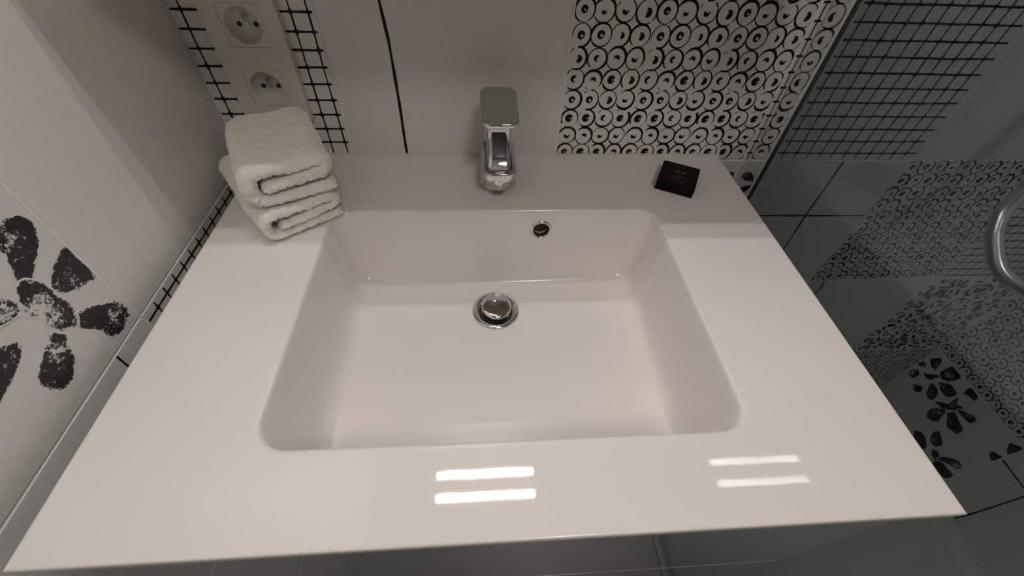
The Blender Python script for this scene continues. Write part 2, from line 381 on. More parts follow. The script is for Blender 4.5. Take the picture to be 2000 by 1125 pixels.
backing(mb, LEFT, -.1, 2.76, -1.2857, TOP); tiles(mb, LEFT, ul, zs_all+[TOP])
mesh_tile(mb, LEFT, (.003, .4155, Z1-DZ+.003, Z1-.0025), [.0065+.0293*k for k in range(14)], [-.0310-.0293*k for k in range(13)], (.004, .414), (Z1-DZ+.004, Z1-.006), 9)
brush_line(mb, LEFT, [(.4850, Z1-.003), (.4853, -.036), (.484, -.2), (.486, Z1-DZ+.003)], .0030, 3)
for k, v in PL.items():
    petal(mb, LEFT, [(-a, b) for a, b in v], dens=1.0 if k[0] == 'P' else .93, clip=(.4205, .8395, Z1+.003, Z1+DZ-.003))
for (cx, cy, ph) in ((.70, .30, .3),):
    for k in range(5):
        a = ph+k*1.256; c1, s1 = math.cos(a), math.sin(a)
        petal(mb, LEFT, [(cx+c1*x-s1*y, cy+s1*x+c1*y) for (x, y) in ((.012, 0), (.03, .016), (.06, .02), (.08, .004), (.062, -.016), (.03, -.012))], clip=(.4205, .8395, Z1+.003, Z1+DZ-.003))
wall_left = mb.build('wall_left', WM, kind='structure', fix=False)
# right wall (inside the shower) ---------------------------------------------
PR = [[(-0.0143, -0.9175), (-0.0357, -0.8828), (-0.0528, -0.8995), (-0.0588, -0.9215), (-0.0565, -0.9375), (-0.0454, -0.9396), (-0.0282, -0.9313)],
[(-0.0102, -1.0472), (-0.0061, -1.0246), (-0.0082, -1.0048), (-0.02, -0.9924), (-0.0337, -0.9932), (-0.0429, -1.0066), (-0.0431, -1.0232), (-0.0368, -1.0374), (-0.0237, -1.0457)],
[(-0.0052, -0.979), (-0.0045, -0.958), (-0.0129, -0.9474), (-0.0317, -0.9582), (-0.0244, -0.9705)],
[(-0.0745, -0.9269), (-0.0722, -0.8985), (-0.0795, -0.8709), (-0.0934, -0.8669), (-0.1253, -0.8696), (-0.1296, -0.8941), (-0.119, -0.918), (-0.104, -0.936), (-0.0847, -0.942)],
[(-0.0402, -0.9849), (-0.0541, -0.9722), (-0.0652, -0.9575), (-0.0805, -0.9352), (-0.0882, -0.9452), (-0.0811, -0.9628), (-0.082, -0.9758), (-0.0686, -0.9854), (-0.0518, -0.9859)],
[(-0.0606, -1.0557), (-0.0617, -1.0401), (-0.0712, -1.0389), (-0.0749, -1.026), (-0.0893, -1.0276), (-0.0974, -1.0432), (-0.0916, -1.0607), (-0.0794, -1.0694), (-0.0693, -1.0656)],
[(-0.0914, -0.9813), (-0.1088, -0.9758), (-0.1248, -0.9802), (-0.1382, -0.9947), (-0.1449, -1.0176), (-0.1415, -1.036), (-0.1282, -1.0406), (-0.1141, -1.0317), (-0.0981, -1.0059)],
[(-0.0938, -0.9592), (-0.1082, -0.9427), (-0.1297, -0.9221), (-0.1505, -0.9213), (-0.168, -0.9262), (-0.1716, -0.9487), (-0.1628, -0.9662), (-0.1443, -0.9725), (-0.1223, -0.9701)],
[(-0.1758, -0.9062), (-0.169, -0.8814), (-0.1738, -0.8676), (-0.1933, -0.8673), (-0.2108, -0.8705), (-0.2162, -0.8931), (-0.1976, -0.8969), (-0.1846, -0.9034)],
[(-0.1521, -1.0241), (-0.166, -1.0009), (-0.1829, -0.9815), (-0.1785, -0.955), (-0.1792, -0.9335), (-0.188, -0.9307), (-0.1945, -0.9474), (-0.2205, -0.9439), (-0.2133, -0.9644), (-0.2129, -0.9861), (-0.1948, -1.0037), (-0.1872, -1.0201), (-0.1716, -1.0208)],
[(-0.1794, -1.0921), (-0.1671, -1.0684), (-0.168, -1.0446), (-0.1787, -1.0272), (-0.1983, -1.0069), (-0.2087, -1.0221), (-0.2119, -1.0425), (-0.2187, -1.0664), (-0.2111, -1.0837), (-0.1962, -1.0948)],
[(-0.2054, -1.0076), (-0.2076, -0.9869), (-0.2225, -0.981), (-0.2533, -0.9924), (-0.2757, -0.9949), (-0.2872, -1.0122), (-0.2817, -1.0372), (-0.2646, -1.0442), (-0.2482, -1.0492), (-0.2259, -1.0331)],
[(-0.2115, -0.9682), (-0.2272, -0.95), (-0.2442, -0.9338), (-0.259, -0.9267), (-0.2713, -0.9353), (-0.2754, -0.9543), (-0.265, -0.9656), (-0.2474, -0.9682), (-0.227, -0.9713)],
[(-0.2072, -1.1855), (-0.2154, -1.1632), (-0.2342, -1.1545), (-0.2566, -1.1609), (-0.2819, -1.1851), (-0.27, -1.21), (-0.235, -1.21)],
[(-0.2489, -1.1303), (-0.2429, -1.1064), (-0.2501, -1.0889), (-0.2641, -1.0927), (-0.2846, -1.1014), (-0.2968, -1.1194), (-0.2955, -1.142), (-0.2823, -1.1513), (-0.2625, -1.1457)],
[(-0.2969, -1.1707), (-0.2966, -1.152), (-0.3105, -1.1466), (-0.3289, -1.1544), (-0.3331, -1.1761), (-0.3211, -1.1834)],
[(-0.3277, -1.1712), (-0.3318, -1.1394), (-0.3492, -1.1094), (-0.3657, -1.0941), (-0.3835, -1.0939), (-0.3933, -1.1109), (-0.3831, -1.129), (-0.3606, -1.1425), (-0.3444, -1.1566)],
[(-0.3283, -1.19), (-0.3446, -1.1627), (-0.3697, -1.1564), (-0.3989, -1.1489), (-0.4, -1.1885), (-0.3698, -1.21), (-0.3451, -1.21)],
[(-0.3791, -0.9807), (-0.3743, -0.9644), (-0.3798, -0.9551), (-0.3893, -0.952), (-0.4021, -0.9451), (-0.4029, -0.9666), (-0.4034, -0.9835), (-0.3948, -0.9901)],
[(-0.3831, -0.9121), (-0.3723, -0.8913), (-0.3831, -0.8791), (-0.3925, -0.8703), (-0.4038, -0.8691), (-0.4045, -0.8983), (-0.4029, -0.9255), (-0.3918, -0.9222)]]
mb = MB(); petal.d = INKD
ur = [.0, .4050, .8290, 1.2530, 1.6770, 2.1010, 2.75]
backing(mb, RIGHT, -.1, 2.76, -1.2857, TOP); tiles(mb, RIGHT, ur, zs_all+[TOP])
circles_tile(mb, RIGHT, .0, Z1-2*DZ, .405, DZ)
for i, v in enumerate(PR): petal(mb, RIGHT, [(-a, b) for a, b in v], dens=1.12, clip=(.003, .4025, Z1-3*DZ+.003, Z1-2*DZ-.003))
brush_line(mb, RIGHT, [(.525, Z1-2*DZ-.003), (.5231, -.9761), (.526, -1.0949), (.5275, -1.1977), (.526, Z1-3*DZ+.01)], .0052, 5)
brush_line(mb, RIGHT, [(.408, -.952), (.45, -.954), (.501, -.9562), (.60, -.957), (.70, -.955), (.826, -.956)], .0052, 7)
wall_right = mb.build('wall_right', WM, kind='structure', fix=False)
# front wall, with its door, ceiling and floor ---------------------------------
YF = -2.75
mb = MB(); mb.box(W3(-G-.1, YF-.13, -1.2857), W3(.35, YF, TOP)); mb.box(W3(1.45, YF-.13, -1.2857), W3(XR+.1, YF, TOP)); mb.box(W3(.35, YF-.13, 1.65), W3(1.45, YF, TOP))
mb.build('wall_front', M['panel'], kind='structure')
d1 = MB(); d1.box(W3(.36, YF-.07, -1.2757), W3(1.44, YF-.02, 1.64)); d1 = d1.build('door_1', M['door'], kind='structure', bevel=.002)
h = MB(); h.tube([W3(1.36, YF-.02, .15), W3(1.36, YF+.05, .15), W3(1.35, YF+.06, .15), W3(1.22, YF+.06, .15)], .009); h.build('door_handle', M['steel'], d1, smooth=True)
mb = MB(); mb.box(W3(-G-.1, YF-.13, TOP), W3(XR+.1, .13, TOP+.1)); mb.build('ceiling', M['paint'], kind='structure')
mb = MB(); mb.box(W3(-G-.1, YF-.13, -1.40), W3(XR+.1, .13, -1.2857)); mb.build('floor', M['floor'], kind='structure')
# ------------------------------------------------------------------ shower tray
t = MB(); prof = []
def tp(x, z): prof.append((x, z))
x0 = 1.115
tp(x0, -1.2857); tp(x0, -1.262); tp(x0+.004, -1.257); tp(x0+.03, -1.256); tp(x0+.04, -1.259); tp(x0+.06, -1.272)
tp(2.10, -1.272); tp(2.135, -1.270); tp(2.147, -1.2655); tp(2.155, -1.2635); tp(2.163, -1.2645); tp(2.19, -1.2670); tp(2.215, -1.2665); tp(2.224, -1.2630); tp(2.231, -1.2610); tp(2.239, -1.2615); tp(2.25, -1.263); tp(XR-.001, -1.2632); tp(XR-.001, -1.2857)
rings = [[W3(x, y, z) for (x, z) in prof] for y in (-.001, -.9, -1.46)]
t.loft(rings, 0)
tray = t.build('shower_tray', M['tray'], smooth=True, angle=25)
tag(tray, 'dark grey glossy shower tray with raised rims on the floor behind the glass', 'shower tray')
# ------------------------------------------------------------------ washbasin with counter
sink = empty('washbasin', W3(.5, -.37, 0))
def loc(p): return p - sink.location
BX0, BX1, BY0, BY1 = .1925, .7970, -.6312, -.1942
def basin_ring(z, ins, r, bulge=0.0, ox=0, backins=None):
    bi = ins if backins is None else backins
    pts = rrect(BX0+ins, BX1-ins, BY0+ins, BY1-bi, z, r, 8); out = []
    # resample straight runs so every ring has the same dense count
    n = len(pts)
    for i in range(n):
        a, b = pts[i], pts[(i+1) % n]; long = (i % 9) == 8
        k = 12 if long else 1
        for q in range(k): out.append(a.lerp(b, q/k))
    res = []
    for p in out:
        x, y = p.x, p.y
        if bulge:
            wy = max(0, (y-(BY0+BY1)/2)/((BY1-BY0)/2)); s = 1-((x-.5)/.29)**2
            y -= bulge*max(0, s)*wy**6
        res.append(W3(x, y, z))
    return res
drain = Vector((.4888, -.303, 0)); ZB = -.1640
T = .020
def outer_ring(z, ins=0.0):
    base = basin_ring(0, 0, .040); cen = W3(.4948, -.4127, 0); res = []
    X0, X1, Y0, Y1 = W3(ins, 0, 0).x, W3(1-ins, 0, 0).x, W3(0, -.7364+ins, 0).y, W3(0, -.0008-ins, 0).y
    hx, hy = (BX1-BX0)/2*S, (BY1-BY0)/2*S
    for p in base:
        d = p-cen; sx, sy = d.x/hx, d.y/hy; mgn = max(abs(sx), abs(sy)) or 1
        sx, sy = sx/mgn, sy/mgn
        x = (X1 if sx > 0 else X0)*abs(sx)+cen.x*(1-abs(sx)); y = (Y1 if sy > 0 else Y0)*abs(sy)+cen.y*(1-abs(sy))
        res.append(Vector((x, y, H0+z*S)))
    # put one vertex exactly on each rectangle corner
    for cx, cy in ((X0, Y0), (X0, Y1), (X1, Y0), (X1, Y1)):
        i = min(range(len(res)), key=lambda k: (res[k].x-cx)**2+(res[k].y-cy)**2); res[i] = Vector((cx, cy, H0+z*S))
    return res
NR = len(basin_ring(0, 0, .04))
rings = [outer_ring(-T, .0015), outer_ring(-.003), outer_ring(-.0010, .0006), outer_ring(0, .0022)]
mid = [p.lerp(q, .5) for p, q in zip(outer_ring(0, .0022), basin_ring(0, -.0035, .0435))]
rings += [outer_ring(0, .0045), mid, basin_ring(0, -.0065, .0465), basin_ring(0, -.0035, .0435), basin_ring(-.0006, -.0012, .0412), basin_ring(-.0028, .0008, .040), basin_ring(-.0065, .0020, .040)]
dz = [(-.03, .0040, .036, .001), (-.06, .0075, .032, .003), (-.10, .0115, .027, .008), (-.130, .0150, .023, .013), (-.146, .0185, .021, .017), (-.155, .0235, .020, .020), (-.1607, .0300, .020, .022), (-.1635, .0370, .020, .022), (ZB, .0450, .022, .022), (ZB-.0001, .0500, .022, .022)]
for z, ins, r, bu in dz:
    rings.append(basin_ring(z, ins, r, bu, backins=.003+ins*.55 if z > -.15 else .003+ins*.55+(ins-.0185)*.35))
# bottom: shrink towards the drain circle
last = rings[-1]; dc = W3(drain.x, drain.y, ZB-.002); R1 = .030
def circ_for(p, r, z):
    d = p-dc; a = math.atan2(d.y, d.x); return Vector((dc.x+r*math.cos(a), dc.y+r*math.sin(a), z))
zc = dc.z
for tt in (.18, .4, .65, .85, 1.0):
    rings.append([p.lerp(circ_for(p, R1, zc), tt) for p in last])
rings.append([circ_for(p, R1-.001, zc-.004) for p in last]); rings.append([circ_for(p, R1-.002, zc-.03) for p in last])
b = MB(); b.loft(rings, 0, cap0=False, cap1=False)
# outside of the bowl, hidden in the cabinet
ext = [outer_ring(-T, .0015), basin_ring(-T, -.014, .05), basin_ring(-.15, -.004, .04), basin_ring(-.182, .04, .04), [circ_for(p, R1+.004, zc-.03) for p in last], [circ_for(p, R1-.002, zc-.03) for p in last]]
b.loft([list(r) for r in ext], 0, cap0=False, cap1=False)
b.v = [tuple(loc(Vector(v))) for v in b.v]
body = b.build('counter_and_bowl', M['porcelain'], sink, smooth=True, angle=60)
bm = bmesh.new(); bm.from_mesh(body.data); bmesh.ops.remove_doubles(bm, verts=bm.verts, dist=1e-5); bmesh.ops.recalc_face_normals(bm, faces=bm.faces); bm.to_mesh(body.data); bm.free()
body.data.shade_smooth(); body.data.set_sharp_from_angle(angle=math.radians(50))
# overflow bore cut through the rear bowl wall
ofc = W3(.5805, -.1985, -.0440)
cut = MB(); cut.lathe([(.0112, -.03), (.0112, .012)], ofc, 32, axis='y', cap0=True, cap1=True)
cutter = cut.build('cutter', M['black'])
bo = body.modifiers.new('bore', 'BOOLEAN'); bo.operation = 'DIFFERENCE'; bo.solver = 'EXACT'; bo.object = cutter
dg = bpy.context.evaluated_depsgraph_get(); dg.update()
nm = bpy.data.meshes.new_from_object(body.evaluated_get(dg)); 
body.modifiers.clear(); body.data = nm
bpy.data.objects.remove(cutter)
tag(sink, 'white one-piece washbasin counter with a rectangular bowl, on the grey vanity cabinet', 'washbasin')
def torus_prof(R, r, h0=0, n=12): return [(R+r*math.cos(2*math.pi*k/n), h0+r*math.sin(2*math.pi*k/n)) for k in range(n+1)]
o = MB(); tilt = Matrix.Rotation(math.radians(-5), 3, 'X')
o.lathe([(.0108, .010), (.0106, -.0012), (.0112, -.0032), (.0128, -.0040), (.0146, -.0034), (.0154, -.0018), (.0154, .001)], loc(ofc)+Vector((0, .0005, 0)), 40, axis='y', mtx=tilt)
ring_o = o.build('overflow_ring', M['chrome'], sink, smooth=True, angle=60); 
o = MB(); o.lathe([(.0109, .009), (.0001, .010)], loc(ofc), 32, axis='y', mtx=tilt); o.build('overflow_bore', M['black'], sink)
o = MB(); o.lathe([(.0170, -.014), (.0215, -.010), (.0235, -.0025), (.0250, .0012), (.0290, .0020), (.0318, .0014), (.0328, -.0003), (.0320, -.002)], loc(dc)+Vector((0, 0, .0012)), 56)
dring = o.build('drain_flange', M['chrome'], sink, smooth=True, angle=60)
o = MB(); o.lathe([(.0172, -.0139), (.0001, -.0145)], loc(dc)+Vector((0, 0, .0012)), 40); o.build('drain_throat', M['black'], dring)
o = MB(); tl = Matrix.Rotation(math.radians(7), 3, 'X') @ Matrix.Rotation(math.radians(3), 3, 'Y')
o.lathe([(.0001, -.004), (.0180, -.004), (.0208, -.0022), (.0213, .0000), (.0206, .0014), (.0160, .0024), (.0090, .0031), (.0001, .0034)], loc(dc)+Vector((.0010, .0012, .0085)), 56, mtx=tl)
o.lathe([(.0050, -.016), (.0050, -.003)], loc(dc)+Vector((.0010, .0012, .0085)), 20, mtx=tl)
o.build('drain_plug', M['chrome'], sink, smooth=True, angle=60)
# silicone bead
o = MB(); o.box(W3(.0, -.0085, -.0006), W3(1.0, -.0002, .0030)); o.v = [tuple(loc(Vector(v))) for v in o.v]; o.build('silicone_bead', M['silicone'], sink)
# ------------------------------------------------------------------ vanity cabinet
cab = empty('vanity_cabinet', W3(.5, -.36, -.75))
def lc(mbx, ob):
    L = Vector(ob.location); mbx.v = [tuple(Vector(v)-L) for v in mbx.v]; return mbx
o = MB()
o.box(W3(.008, -.700, -.75), W3(.026, -.004, -.0205)); o.box(W3(.974, -.700, -.75), W3(.992, -.004, -.0205))
o.box(W3(.026, -.700, -.75), W3(.974, -.004, -.732)); o.box(W3(.026, -.02, -.732), W3(.974, -.004, -.21))
o.box(W3(.026, -.700, -.05), W3(.974, -.672, -.0205))
lc(o, cab).build('carcass', M['cabinet'], cab)
for (z0, z1) in ((-.380, -.030), (-.742, -.388)):
    o = MB(); o.box(W3(.008, -.724, z0), W3(.992, -.7005, z1)); dr = lc(o, cab).build('drawer_front', M['cabinet'], cab, bevel=.0015)
tag(cab, 'glossy grey vanity cabinet under the white washbasin counter', 'cabinet')
# ------------------------------------------------------------------ faucet
fa = empty('faucet', W3(.4975, -.09, 0))
CX = .4985
def rr3(hx, y0, y1, z, r, cx=CX, n=8, slope=0):
    return [W3(p.x, p.y, p.z+slope*(p.y-y0)) for p in rrect(cx-hx, cx+hx, y0, y1, z, r, n)]
o = MB()
o.loft([rr3(.0372, -.1330, -.040, 0, .034), rr3(.0372, -.1330, -.040, .0015, .034), rr3(.0360, -.1320, -.040, .004, .033), rr3(.0345, -.1270, -.040, .016, .029), rr3(.0330, -.1200, -.040, .030, .026), rr3(.0326, -.1180, -.040, .043, .024)], 0)
base_ = lc(o, fa).build('base', M['chrome'], fa, smooth=True, angle=40)
o = MB()
o.loft([rr3(.0300, -.1640, -.0420, .0415, .020), rr3(.0328, -.1668, -.0402, .0430, .021), rr3(.0332, -.1675, -.0400, .0455, .021), rr3(.0332, -.1675, -.0400, .0575, .021), rr3(.0330, -.1672, -.0402, .0592, .021), rr3(.0324, -.1664, -.0408, .0600, .0205), rr3(.0314, -.1654, -.0418, .0602, .020),
        rr3(.0270, -.1590, -.046, .0602, .0135), rr3(.0262, -.1580, -.046, .0602, .012), rr3(.0250, -.1565, -.047, .0592, .011), rr3(.0244, -.1555, -.048, .0540, .010), rr3(.0236, -.1545, -.0485, .0528, .010), rr3(.0200, -.1500, -.050, .0525, .010)], 0)
lc(o, fa).build('spout', M['chrome'], fa, smooth=True, angle=40)
o = MB()
o.loft([rr3(.0222, -.1530, -.050, .0520, .0074), rr3(.0222, -.1490, -.050, .0545, .0074), rr3(.0221, -.1440, -.050, .0580, .0081), rr3(.0220, -.1390, -.050, .0630, .0093), rr3(.0220, -.1330, -.049, .0700, .0105), rr3(.0222, -.1280, -.049, .0790, .0115), rr3(.0228, -.1235, -.049, .0900, .0124), rr3(.0240, -.1200, -.048, .102, .0133), rr3(.0255, -.1175, -.047, .115, .0143), rr3(.0270, -.1160, -.046, .126, .0149), rr3(.0285, -.1160, -.045, .134, .0155)], 0)
neck = lc(o, fa).build('neck', M['chrome'], fa, smooth=True, angle=60)
o = MB(); o.loft([rr3(.0262, -.1150, -.046, .1335, .0240), rr3(.0262, -.1150, -.046, .1375, .0240)], 0)
lc(o, fa).build('shadow_gap', M['black'], fa, smooth=True)
sl = .10
o = MB(); o.loft([rr3(.0285, -.1280, -.044, .1365, .027), rr3(.0288, -.1285, -.044, .1450, .027)], 0)
lc(o, fa).build('cartridge_collar', M['chrome'], fa, smooth=True, angle=40)
o = MB()
z0 = .1455
o.loft([rr3(.0312, -.1600, -.048, z0, .016, slope=sl), rr3(.0328, -.1625, -.046, z0+.0015, .018, slope=sl), rr3(.0332, -.1630, -.0455, z0+.004, .018, slope=sl), rr3(.0331, -.1628, -.0457, z0+.0065, .018, slope=sl), rr3(.0322, -.1616, -.0467, z0+.0078, .017, slope=sl), rr3(.0314, -.1606, -.0475, z0+.0080, .0165, slope=sl), rr3(.0300, -.1590, -.0490, z0+.0080, .016, slope=sl)], 0)
lc(o, fa).build('lever', M['chrome'], fa, smooth=True, angle=40)
o = MB(); pc = W3(CX, -.1480, .0305)
o.lathe([(.0050, -.0050), (.0118, -.0050), (.0124, -.0040), (.0124, .0090)], pc, 36, cap0=True)
aer = lc(o, fa).build('aerator', M['chrome'], fa, smooth=True, angle=40)
tag(fa, 'chrome single-lever basin faucet standing behind the bowl', 'faucet')
# ------------------------------------------------------------------ soap box
A = Vector((.8156, -.1267)); Bv = Vector((.8821, -.1614)); fv = Bv-A; dv = Vector((.0364, .0700))
sb = empty('soap_box', W3(A.x, A.y, 0)); ang = math.atan2(fv.y, fv.x); sb.rotation_euler[2] = ang
Lx = fv.length*S; Ly = dv.length*S; Hh = .0222*S
o = MB(); o.box((0, 0, .0002), (Lx, Ly, Hh)); o.build('carton', M['box'], sb, bevel=.0009)
o = MB(); o.box((.0006, -.00035, .0008), (Lx-.0006, .0004, Hh*.80)); o.build('tuck_flap', M['box'], sb, bevel=.0002)
def text_mesh(s, size, loc_, parent, name, matl, align='CENTER'):
    cu = bpy.data.curves.new('t', 'FONT'); cu.body = s; cu.size = size; cu.align_x = align; cu.extrude = .00004
    to = bpy.data.objects.new('t', cu); C.objects.link(to)
    me = bpy.data.meshes.new_from_object(to.evaluated_get(bpy.context.evaluated_depsgraph_get()))
    bpy.data.objects.remove(to); ob = bpy.data.objects.new(name, me); me.materials.append(matl); C.objects.link(ob)
    ob.parent = parent; ob.location = loc_; return ob
bpy.context.view_layer.update()
tx = text_mesh('soap bar', .0050, (Lx*.5, Ly*.56, Hh+.0001), sb, 'lettering', M['print'])
rnd = random.Random(4); o = MB()
def dash(x0, x1, y, hgt=.0007):
    x = x0
    while x < x1:
        w_ = rnd.uniform(.0006, .0016); o.box((x, y, Hh+.00003), (min(x+w_, x1), y+hgt*rnd.uniform(.7, 1.2), Hh+.0001)); x += w_+.0004
dash(Lx*.45, Lx*.55, Ly*.43, .0004); dash(Lx*.28, Lx*.72, Ly*.34); dash(Lx*.46, Lx*.54, Ly*.27, .0004); dash(Lx*.26, Lx*.70, Ly*.17, .0006)
for (a, c) in ((.44, .80), (.50, .76), (.55, .80), (.45, .72), (.50, .84)):
    o.box((Lx*a, Ly*c, Hh+.00003), (Lx*a+.0012, Ly*c+.0008, Hh+.0001))
o.build('small_print', M['print'], sb)
tag(sb, 'small black soap carton with faint grey print on the counter right of the faucet', 'soap box')
# ------------------------------------------------------------------ towels
def make_towel(name, origin, ang, wd, ht, length, tk, seed, label, spread=1.0, inner=(.62, .25)):
    # cross-section: a folded strip (bottom layer, left fold, top layer, right fold, middle layer)
    rnd = random.Random(seed)
    root = empty(name, origin, ang)
    h1, hm, h2 = tk/2, ht*inner[0], ht-tk/2
    ctrl = []
    def arc(cx, cy, rx, ry, a0, a1, n):
        for k in range(n+1):
            a = math.radians(a0+(a1-a0)*k/n); ctrl.append((cx+rx*math.cos(a), cy+ry*math.sin(a)))
    ctrl.append((wd*.97, h1*1.0)); ctrl.append((wd*.70, h1)); ctrl.append((wd*.40, h1))
    r1 = (h2-h1)/2; arc(r1*.55+tk*.5, h1+r1, r1*.55, r1, 270, 90, 8)
    ctrl.append((wd*.38, h2-ht*.01)); ctrl.append((wd*.62, h2-ht*.05))
    r2 = (h2-hm)/2; arc(wd-r2-tk*.5, hm+r2, r2, r2, 90, -90, 7)
    ctrl.append((wd*.62, hm-ht*.03)); ctrl.append((wd*inner[1], hm-ht*.10))
    # resample
    P = []; seg = [0]
    for a, b_ in zip(ctrl[:-1], ctrl[1:]): seg.append(seg[-1]+math.hypot(b_[0]-a[0], b_[1]-a[1]))
    N = 150; q = 0
    for k in range(N+1):
        s = seg[-1]*k/N
        while q < len(seg)-2 and seg[q+1] < s: q += 1
        t = (s-seg[q])/((seg[q+1]-seg[q]) or 1); P.append((ctrl[q][0]+(ctrl[q+1][0]-ctrl[q][0])*t, ctrl[q][1]+(ctrl[q+1][1]-ctrl[q][1])*t))
    for _ in range(6): P = [P[0]]+[((P[i-1][0]+P[i][0]*2+P[i+1][0])/4, (P[i-1][1]+P[i][1]*2+P[i+1][1])/4) for i in range(1, N)]+[P[-1]]
    out = []
    for i in range(N+1):
        a, b_ = P[max(i-1, 0)], P[min(i+1, N)]; dx, dy = b_[0]-a[0], b_[1]-a[1]; l = math.hypot(dx, dy); nx, ny = -dy/l, dx/l
        e = min(1, i/3, (N-i)/3)**.5 if 0 < i < N else .15
        out.append((P[i], (nx*tk/2*e, ny*tk/2*e)))
    prof = [(p[0]+n[0], p[1]+n[1]) for p, n in out]+[(p[0]-n[0], p[1]-n[1]) for p, n in reversed(out)]
    K = len(prof); SL = 70; verts = []; 
    vs_ = []
    for j in range(SL+1):
        v = j/SL; y = length*v
        endr = 1-max(0, (v-.80)/.20)**2.6*.20           # the far end sinks a little
        sidr = max(0, (v-.88)/.12)**2*.12
        fr_ = 1-max(0, (.04-v)/.04)**2*.02
        for i, (x, z) in enumerate(prof):
            xx = wd/2+(x-wd/2)*(1-sidr)*fr_; zz = z*endr
            p = Vector((xx+.003*noise.noise(Vector((y*18, z*30, seed))), y, zz))
            d = .0016*noise.noise(Vector((p.x*160, p.y*160, p.z*160+seed)))+.0010*noise.noise(Vector((p.x*420, p.y*420, p.z*420+seed)))+.0022*noise.noise(Vector((p.x*40, p.y*40, p.z*40+seed*2)))
            ip = P[i] if i <= N else P[2*N+1-i]
            dirv = Vector((x-ip[0], 0, z-ip[1])); dirv = dirv.normalized() if dirv.length > 1e-6 else Vector((0, 0, 0))
            p += dirv*d
            ef = 1 if j == 0 or j == SL else 0
            if ef: p.y += (.0022*noise.noise(Vector((p.x*200, p.z*200, seed+j)))+(.0025 if j == SL else -.0025)*0)
            p.z = max(p.z, .0008)
            verts.append(p)
    faces = []
    for j in range(SL):
        for i in range(K):
            i2 = (i+1) % K; faces.append((j*K+i, j*K+i2, (j+1)*K+i2, (j+1)*K+i))
    # end faces: rounded pile between the two skins of the strip, with a middle row pushed outwards
    def endcap(j, sgn):
        base = j*K; o_ = len(verts); cols = 5
        for i in range(N+1):
            a, b_ = verts[base+i], verts[base+K-1-i]
            for c in range(1, cols):
                t = c/cols; p = a.lerp(b_, t); bul = math.sin(math.pi*t)
                p = p.copy(); p.y += sgn*(.0055*bul+.0022*noise.noise(Vector((p.x*300, p.z*300, seed*3)))+.0013*noise.noise(Vector((p.x*700, p.z*800, seed*3))))
                verts.append(p)
        def vid(i, c):
            if c == 0: return base+i
            if c == cols: return base+K-1-i
            return o_+i*(cols-1)+c-1
        for i in range(N):
            for c in range(cols): faces.append((vid(i, c), vid(i+1, c), vid(i+1, c+1), vid(i, c+1)))
    endcap(0, -1); endcap(SL, 1)
    mb = MB(); mb.add(verts, faces)
    me_ = mb.build('folded_cloth', M['towel'], root, smooth=True, angle=180)
    # terry loops: short tufts all over the cloth
    me = me_.data; polys = me.polygons; rv = []; rf = []
    areas = []; tot = 0
    for p in polys: tot += p.area; areas.append(tot)
    import bisect
    n_t = 52000
    V = me.vertices
    for k in range(n_t):
        p = polys[min(bisect.bisect(areas, rnd.random()*tot), len(polys)-1)]
        vi = p.vertices; a, b_, c_ = V[vi[0]].co, V[vi[1]].co, V[vi[2]].co
        u, v = rnd.random(), rnd.random(); u, v = (1-u, 1-v) if u+v > 1 else (u, v)
        pos = a+(b_-a)*u+(c_-a)*v; nn = p.normal
        dirv = (nn+Vector((rnd.uniform(-.8, .8), rnd.uniform(-.8, .8), rnd.uniform(-.8, .8)))).normalized()
        t = dirv.cross(Vector((rnd.uniform(-1, 1), rnd.uniform(-1, 1), rnd.uniform(-1, 1)))).normalized()*rnd.uniform(.0003, .0006)
        ln = rnd.uniform(.0008, .0019); base = pos-nn*.0004; i0 = len(rv)
        tip = base+dirv*ln
        if tip.z < .0003: continue
        rv += [tuple(base-t), tuple(base+t), tuple(base+dirv*ln*.7+t*.8), tuple(base+dirv*ln-t*.5)]; rf.append((i0, i0+1, i0+2, i0+3))
    mb = MB(); mb.add(rv, rf); pile = mb.build('terry_pile', M['towel'], me_, fix=False); pile['kind'] = 'stuff'
    tag(root, label, 'towel', 'folded towels on the counter corner')
    return root
aL = math.atan2(.083, .113)
make_towel('folded_towel', W3(.104, -.283, .0006), aL, .140*S, .056*S, .235*S, .0118, 3, 'white folded terry towel lying on the counter, lower of the stacked two', inner=(.50, .20))
aU = math.atan2(.065, .125)
make_towel('folded_towel', W3(.099, -.268, .0585), aU, .1420*S, .073*S, .196*S, .0145, 8, 'white folded terry towel on top of the other towel, below the sockets', inner=(.53, .20))
# ------------------------------------------------------------------ double socket
so = empty('wall_socket', BACK(.0745, .195, 0))
X0, X1, ZZ0, ZZ1 = .0140, .1370, .0800, .3110
def wb(mbx, u0, v0, d0, u1, v1, d1, mi=0): 
    a, b_ = BACK(u0, v0, d0), BACK(u1, v1, d1); mbx.box((min(a.x, b_.x), min(a.y, b_.y), min(a.z, b_.z)), (max(a.x, b_.x), max(a.y, b_.y), max(a.z, b_.z)), mi)
sq = [(.0435, .2125, .1090, .2770), (.0425, .1105, .1080, .1745)]
o = MB(); D = .0095
